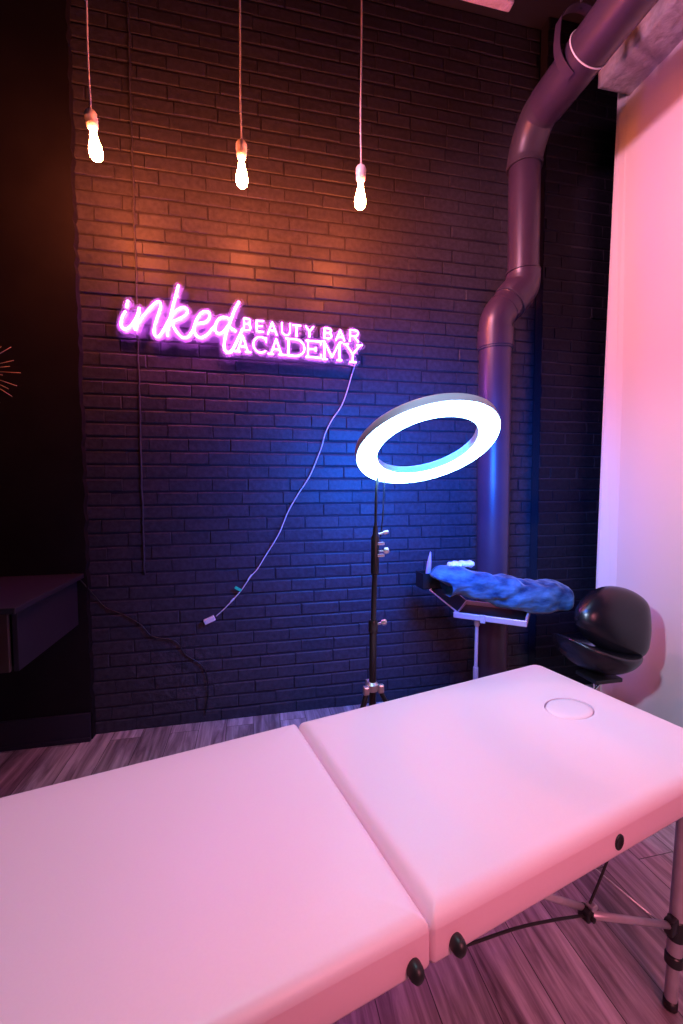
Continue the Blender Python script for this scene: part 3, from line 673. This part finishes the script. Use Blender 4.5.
# a pale tube and a folded white wipe poke out of the box
bm = bmesh.new(); Rb = Matrix.Rotation(0.12, 3, 'Y')
b0 = [(0.0, 0.0), (0.013, 0.0), (0.014, 0.008), (0.014, 0.11), (0.012, 0.14), (0.004, 0.196), (0.0, 0.20)]
lathe(bm, b0, (0, 0, 0), 16, Rb)
bt = obj('spray_tube', bm, mat('pale_pink_plastic', (0.55, 0.34, 0.46), 0.35), smooth=True); bt.location = (0.985, 2.27, 0.823)
tag(bt, 'slim pale pink pointed tube standing in the black caddy beside the tray', 'tube')
bm = bmesh.new(); rr = random.Random(8)
for i in range(6):
    cx_ = -0.055 + i * 0.022
    r_ = bmesh.ops.create_icosphere(bm, subdivisions=3, radius=1.0)
    for v in r_['verts']:
        n_ = 1 + 0.25 * noise.noise(v.co * 2.2 + Vector((i * 3, 0, 0)))
        v.co = Vector((v.co.x * 0.022 * n_ + cx_, v.co.y * 0.035 * n_, v.co.z * (0.016 + 0.004 * (i % 2)) * n_))
wp = obj('tissue', bm, M['white'], smooth=True); wp.location = (1.125, 2.13, 0.967)
rm = wp.modifiers.new('r', 'REMESH'); rm.mode = 'VOXEL'; rm.voxel_size = 0.004; rm.use_smooth_shade = True
tag(wp, 'crumpled white tissue lying on top of the blue towel near its left end', 'tissue')

# plush towel: lumpy swept body lying over box and tray
bm = bmesh.new(); ax = smooth_path([(1.005, 2.10, 0.878), (1.03, 2.10, 0.888), (1.17, 2.10, 0.865), (1.31, 2.085, 0.828), (1.42, 2.07, 0.800), (1.55, 2.06, 0.782), (1.66, 2.06, 0.780), (1.735, 2.06, 0.782)], 8)
N = len(ax); n = 40; rings = []
for i, p in enumerate(ax):
    s = i / (N - 1); e = min(1, math.sin(min(s, 0.08) / 0.08 * PI / 2) ** 0.6 if s < 0.08 else 1, math.sin(min(1 - s, 0.12) / 0.12 * PI / 2) ** 0.6 if s > 0.88 else 1)
    e = max(e, 0.02)
    t = (ax[min(i + 1, N - 1)] - ax[max(i - 1, 0)]).normalized(); x = t.cross(Vector((0, 0, 1))).normalized(); y = x.cross(t)
    hh = 0.074 + 0.016 * math.exp(-((s - 0.62) / 0.2) ** 2); ww = 0.085 + 0.02 * s; R_ = []
    for k in range(n):
        a = 2 * PI * k / n; c, s2 = math.cos(a), math.sin(a)
        q = Vector((abs(c) ** 0.75 * (1 if c > 0 else -1), abs(s2) ** 0.8 * (1 if s2 > 0 else -1), 0))
        co = p + x * q.x * ww * e + y * q.y * hh * e
        f_ = 0.5 + 0.5 * noise.noise(Vector((s * 5 + 0.7 * q.y, a * 0.9, 0.3)))
        wv = noise.noise(co * 9) * 0.022 + noise.noise(co * 24) * 0.009 + noise.noise(co * 60) * 0.004 - 0.018 * math.exp(-((s - 0.42 - 0.10 * q.x - 0.12 * q.y) / 0.035) ** 2)
        co += (x * q.x + y * q.y) * wv * e
        R_.append(bm.verts.new(co))
    rings.append(R_)
for A, B in zip(rings, rings[1:]):
    for k in range(n): bm.faces.new((A[k], A[(k + 1) % n], B[(k + 1) % n], B[k]))
bm.faces.new(rings[0]); bm.faces.new(rings[-1])
tw = obj('plush_towel', bm, M['plush'], smooth=True)
sb = tw.modifiers.new('s', 'SUBSURF'); sb.levels = 1; sb.render_levels = 2
tag(tw, 'rolled blue plush towel lying across the metal tray, drooping past its right end', 'towel')

# ---------------------------------------------------------------- stool
st = thing('stool', 'black leather swivel stool with rounded backrest beside the white wall', 'stool', (1.76, 1.84, 0))
so = Vector(st.location)
BK = [(1.599, 0.761), (1.634, 0.813), (1.701, 0.863), (1.801, 0.888), (1.904, 0.873), (1.984, 0.831), (2.019, 0.779), (2.017, 0.68), (2.0, 0.601), (1.97, 0.537), (1.918, 0.517), (1.802, 0.542), (1.692, 0.598), (1.604, 0.691)]
def pillow(out, th, par, name, mt, rot=None, cen=None, dome=1.0, back=0.5):
    P = smooth_path([(x, 0, z) for x, z in out], 5, closed=True); n = len(P); c = sum(P, Vector()) / n
    bm = bmesh.new(); prof = [(0.0, -1.0)] ; K = 10; rings = []
    for j in range(-K, K + 1):
        a = PI / 2 * j / K; s = math.cos(a) ** 0.62 if abs(j) < K else 0; y = math.sin(a)
        y = y * th * (1.0 if y < 0 else back)
        if s < 1e-4: rings.append([bm.verts.new(c + Vector((0, y, 0)))])
        else: rings.append([bm.verts.new(c + (p - c) * s + Vector((0, y, 0))) for p in P])
    for A, B in zip(rings, rings[1:]):
        for k in range(n):
            k2 = (k + 1) % n
            if len(A) == 1: bm.faces.new((A[0], B[k2], B[k]))
            elif len(B) == 1: bm.faces.new((A[k], A[k2], B[0]))
            else: bm.faces.new((A[k], A[k2], B[k2], B[k]))
    for v in bm.verts:
        q = v.co - c
        if rot is not None: q = rot @ q
        v.co = q + (cen if cen is not None else c)
    return obj(name, bm, mt, par, smooth=True)
cc = sum((Vector((x, 0, z)) for x, z in BK), Vector()) / len(BK)
pillow(BK, 0.095, st, 'backrest', M['leather'], rot=Matrix.Rotation(math.radians(-10), 3, 'X'), cen=Vector((cc.x - so.x, -0.02, cc.z - 0.012)))
bm = bmesh.new(); r_ = bmesh.ops.create_uvsphere(bm, u_segments=48, v_segments=28, radius=1.0)
Rs = Matrix.Rotation(math.radians(13), 3, 'Y') @ Matrix.Rotation(math.radians(-4), 3, 'X')
for v in bm.verts:
    x, y, z = v.co; r = math.hypot(x, y)
    zz = (z * 0.085 if z < 0 else z * 0.05) + 0.030 * r ** 3 + 0.03 * x * x - 0.01 * y * y
    v.co = Rs @ Vector((x * 0.215, y * 0.20, zz)) + Vector((-0.012, 0.02, 0.515))
obj('seat', bm, M['leather'], st, smooth=True)
bm = bmesh.new(); tube(bm, smooth_path([(0.05, 0.08, 0.43), (0.15, 0.135, 0.43), (0.185, 0.13, 0.50), (0.16, 0.07, 0.60), (0.13, 0.03, 0.68)], 6), 0.014, 10); obj('back_support', bm, M['blackplastic'], st, smooth=True)
bm = bmesh.new(); box(bm, (0.0, 0.0, 0.405), (0.16, 0.14, 0.022), 0.005); obj('seat_plate', bm, M['blackplastic'], st)
bm = bmesh.new(); tube(bm, [(0, 0, 0.10), (0, 0, 0.27)], 0.025, 20); obj('column_sleeve', bm, M['blackplastic'], st, angle=40)
bm = bmesh.new(); tube(bm, [(0, 0, 0.25), (0, 0, 0.40)], 0.015, 20); obj('gas_lift', bm, M['chrome'], st, angle=40)
bm = bmesh.new(); tube(bm, smooth_path([(0.0, -0.01, 0.392), (-0.06, -0.06, 0.386), (-0.14, -0.10, 0.372)], 4), 0.005, 8); obj('height_lever', bm, M['chrome'], st, smooth=True)
for k in range(5):
    a = 2 * PI * k / 5 + 0.1; ca, sa = math.cos(a), math.sin(a)
    bm = bmesh.new(); tube(bm, [(0, 0, 0.125), (0.12 * ca, 0.12 * sa, 0.105), (0.25 * ca, 0.25 * sa, 0.070)], [0.030, 0.024, 0.016], 12)
    lg = obj('leg', bm, M['blackplastic'], st, smooth=True)
    bm = bmesh.new()
    for w in (-0.014, 0.014): lathe(bm, [(0, -0.008), (0.020, -0.008), (0.025, -0.003), (0.025, 0.003), (0.020, 0.008), (0, 0.008)], Vector((0.25 * ca, 0.25 * sa, 0.025)) + Vector((sa, -ca, 0)) * w, 16, axis_matrix((sa, -ca, 0)))
    lathe(bm, [(0.007, 0.026), (0.007, 0.068)], (0.25 * ca, 0.25 * sa, 0), 10); tube(bm, [Vector((0.25 * ca, 0.25 * sa, 0.025)) + Vector((sa, -ca, 0)) * -.012, Vector((0.25 * ca, 0.25 * sa, 0.025)) + Vector((sa, -ca, 0)) * .012], 0.005, 8)
    obj('caster', bm, M['rubber'], lg, angle=40)

# ---------------------------------------------------------------- big pipe
pp = thing('drain_pipe', 'big plum-painted pipe rising up the corner and bending along the ceiling', 'pipe', (1.48, 2.42, 0))
po = Vector(pp.location); PR = 0.096
def pt(name, pts, r, mt='pipe', par=pp, n=36, sm=True):
    bm = bmesh.new(); tube(bm, [Vector(p) - po for p in pts], r, n); return obj(name, bm, M[mt], par, angle=40)
Yp = 2.40
pt('lower_pipe', [(1.485, Yp, 0.0), (1.482, Yp, 2.33)], PR)
e1 = smooth_path([(1.482, Yp, 2.33), (1.484, Yp, 2.39), (1.51, Yp, 2.45), (1.555, Yp, 2.50), (1.605, Yp, 2.555), (1.652, Yp, 2.61), (1.664, Yp, 2.66), (1.664, Yp, 2.70)], 6)
pt('elbow', e1, PR + 0.004)
pt('coupling', [(1.482, Yp, 2.235), (1.482, Yp, 2.238), (1.482, Yp, 2.345), (1.482, Yp, 2.348)], [PR + .002, PR + .011, PR + .011, PR + .002])
def seam(p, d, r, w=0.006, mt='pipe_dark', nm='joint_ring', h=0.004):
    d = Vector(d).normalized(); p = Vector(p)
    pt(nm, [p - d * w, p - d * w * .9, p + d * w * .9, p + d * w], [r - .002, r + h, r + h, r - .002], mt)
seam((1.482, Yp, 2.232), (0, 0, 1), PR + .002)
seam((1.532, Yp, 2.475), (.65, 0, .76), PR + .003, 0.004, 'pipe')
pt('coupling', [Vector((1.572, Yp, 2.518)), Vector((1.574, Yp, 2.521)), Vector((1.628, Yp, 2.583)), Vector((1.630, Yp, 2.586))], [PR + .004, PR + .013, PR + .013, PR + .004])
seam((1.571, Yp, 2.517), (.65, 0, .76), PR + .008, 0.005)
seam((1.664, Yp, 2.705), (0, 0, 1), PR + .002, 0.004, 'pipe')
pt('upper_pipe', [(1.664, Yp, 2.68), (1.660, Yp, 3.34)], PR - .005)
e2 = smooth_path([(1.660, Yp, 3.32), (1.660, Yp - .005, 3.38), (1.660, Yp - .045, 3.46), (1.660, Yp - .11, 3.52), (1.660, Yp - .17, 3.535), (1.660, Yp - .22, 3.535)], 6)
pt('elbow', e2, PR + 0.006, 'pipe_dark')
seam((1.660, Yp, 3.335), (0, 0, 1), PR + .004, 0.01, 'pipe_dark')
pt('horizontal_pipe', [(1.660, Yp - .19, 3.535), (1.662, 1.2, 3.535), (1.665, -0.8, 3.535)], PR + 0.010)
bm = bmesh.new(); tube(bm, [(1.661 - po.x + 0.1095 * math.cos(a), 1.90 - po.y + 0.02 * math.sin(a * 1.0), 3.535 + 0.1095 * math.sin(a)) for a in [2 * PI * k / 48 for k in range(48)]], 0.0035, 8, closed=True); obj('tie_band', bm, M['white'], pp, smooth=True, label='thin white band round the pipe')
# flat hanger strap
hs = []
for a in range(200, -41, -12): hs.append((1.650 + 0.130 * math.cos(math.radians(a)), 3.64 + 0.135 * math.sin(math.radians(a))))
hs = [(1.60, 3.44), (1.545, 3.49)] + [(1.518, 3.56)] + hs[3:]
bm = bmesh.new(); A = []
hp = smooth_path([(x, 0, z) for x, z in hs], 3)
for i, p in enumerate(hp):
    t = (hp[min(i + 1, len(hp) - 1)] - hp[max(i - 1, 0)]).normalized(); nrm = Vector((t.z, 0, -t.x)) * 0.002
    A.append([bm.verts.new(p + sgn * nrm + Vector((0, yy, 0)) - po) for sgn, yy in ((1, 1.93), (1, 1.975), (-1, 1.975), (-1, 1.93))])
for a_, b_ in zip(A, A[1:]):
    for k in range(4): bm.faces.new((a_[k], a_[(k + 1) % 4], b_[(k + 1) % 4], b_[k]))
bm.faces.new(A[0]); bm.faces.new(A[-1])
obj('hanger_strap', bm, M['pipe'], pp, angle=40)
bm = bmesh.new(); tube(bm, [Vector((1.65, 1.952, 3.77)) - po, Vector((1.65, 1.952, ZC)) - po], 0.006, 8); obj('hanger_rod', bm, M['pipe_dark'], pp, smooth=True)

# ---------------------------------------------------------------- floating cabinet at the left
cb_ = thing('wall_cabinet', 'black floating cabinet with a brown drawer front fixed to the smooth black wall', 'cabinet', (-1.7, 2.53, 0.65))
co = Vector(cb_.location); XC = -0.925; yF, yB = 1.925, 2.535
def cbx(bm, x0, x1, y0, y1, z0, z1, bev=0.002): box(bm, (0.5 * (x0 + x1) - co.x, 0.5 * (y0 + y1) - co.y, 0.5 * (z0 + z1) - co.z), (x1 - x0, y1 - y0, z1 - z0), bev)
bm = bmesh.new()
cbx(bm, XC - 0.020, XC, yF, yB, 0.65, 0.905); cbx(bm, -2.6, XC - 0.02, yF + 0.02, yB, 0.65, 0.668); cbx(bm, -2.6, -2.58, yF, yB, 0.65, 0.905); cbx(bm, -2.58, XC - .02, yB - 0.02, yB, 0.668, 0.905); cbx(bm, -1.76, -1.74, yF + 0.02, yB - .02, 0.668, 0.905)
obj('carcass', bm, M['cabinet'], cb_)
bm = bmesh.new(); cbx(bm, -2.62, XC + 0.035, yF - 0.085, yB, 0.905, 0.930, 0.003); obj('worktop', bm, M['cabinet'], cb_)
for x0, x1 in ((-1.745, XC - 0.026), (-2.575, -1.755)):
    bm = bmesh.new(); cbx(bm, x0, x1, yF - 0.016, yF + 0.002, 0.652, 0.900, 0.003); obj('drawer_front', bm, M['drawer'], cb_, label='brown drawer front')

# ---------------------------------------------------------------- starburst ornament
sb_ = thing('starburst_ornament', 'gold starburst ornament of thin spikes on the smooth black wall, at the left edge', 'wall ornament', (-1.36, 2.51, 1.985))
bm = bmesh.new(); lathe(bm, [(0.0, -0.022), (0.030, -0.022), (0.042, -0.010), (0.045, 0.010), (0.035, 0.022), (0, 0.028)], (0, 0, 0), 28, axis_matrix((0, -1, 0))); obj('hub', bm, M['gold'], sb_, angle=40)
rr = random.Random(11)
for k in range(40):
    a = 2 * PI * k / 40 + rr.uniform(-.03, .03); L = (0.215, 0.175, 0.20, 0.15)[k % 4] + rr.uniform(-.01, .01); y = rr.uniform(-0.012, 0.006)
    bm = bmesh.new(); tube(bm, [(0.035 * math.cos(a), y, 0.035 * math.sin(a)), (L * math.cos(a), y * 1.6, L * math.sin(a))], [0.0028, 0.0014], 6); obj('spike', bm, M['gold'], sb_, smooth=True)

# ---------------------------------------------------------------- light
w = bpy.data.worlds.new('world'); SC.world = w; w.use_nodes = True
w.node_tree.nodes['Background'].inputs[0].default_value = (0.30, 0.18, 0.42, 1); w.node_tree.nodes['Background'].inputs[1].default_value = 0.0

def aim(o_, p): o_.rotation_euler = (Vector(p) - o_.location).to_track_quat('-Z', 'Y').to_euler()
def spot(name, loc, to, col, e, ang, blend, size):
    l = bpy.data.lights.new(name, 'SPOT'); l.energy = e; l.color = col; l.spot_size = math.radians(ang); l.spot_blend = blend; l.shadow_soft_size = size
    o_ = bpy.data.objects.new(name, l); C.objects.link(o_); o_.location = loc; aim(o_, to); return o_
def point(name, loc, col, e, size):
    l = bpy.data.lights.new(name, 'POINT'); l.energy = e; l.color = col; l.shadow_soft_size = size
    o_ = bpy.data.objects.new(name, l); C.objects.link(o_); o_.location = loc; return o_
spot('ring_halo_fill', Cc - nn * 0.06 + Vector((0.20, 0, 0)), (1.00, 3.2, 1.10), (0.0, 0.14, 1.0), 310, 138, 1.0, 0.22)  # added blue spot behind the ring, stands in for its halo on the wall
spot('table_wash', (0.85, -0.75, 1.65), (0.72, 0.70, 0.38), (1.0, 0.26, 0.36), 112, 84, 1.0, 0.30)
spot('wall_wash', (-0.2, 1.45, 3.3), (2.42, 1.75, 2.5), (1.0, 0.38, 0.60), 270, 84, 1.0, 0.10)
spot('cool_wash', (-0.5, 0.25, 1.95), (2.42, 1.85, 0.80), (0.55, 0.70, 1.0), 190, 48, 1.0, 0.06)  # added unseen spot that lifts the lower right wall
spot('overhead_fill', (-0.1, 0.75, 4.25), (0.25, 0.85, 0.6), (0.50, 0.85, 1.0), 170, 62, 1.0, 0.25)  # added unseen spot overhead, a cool fill for the table top
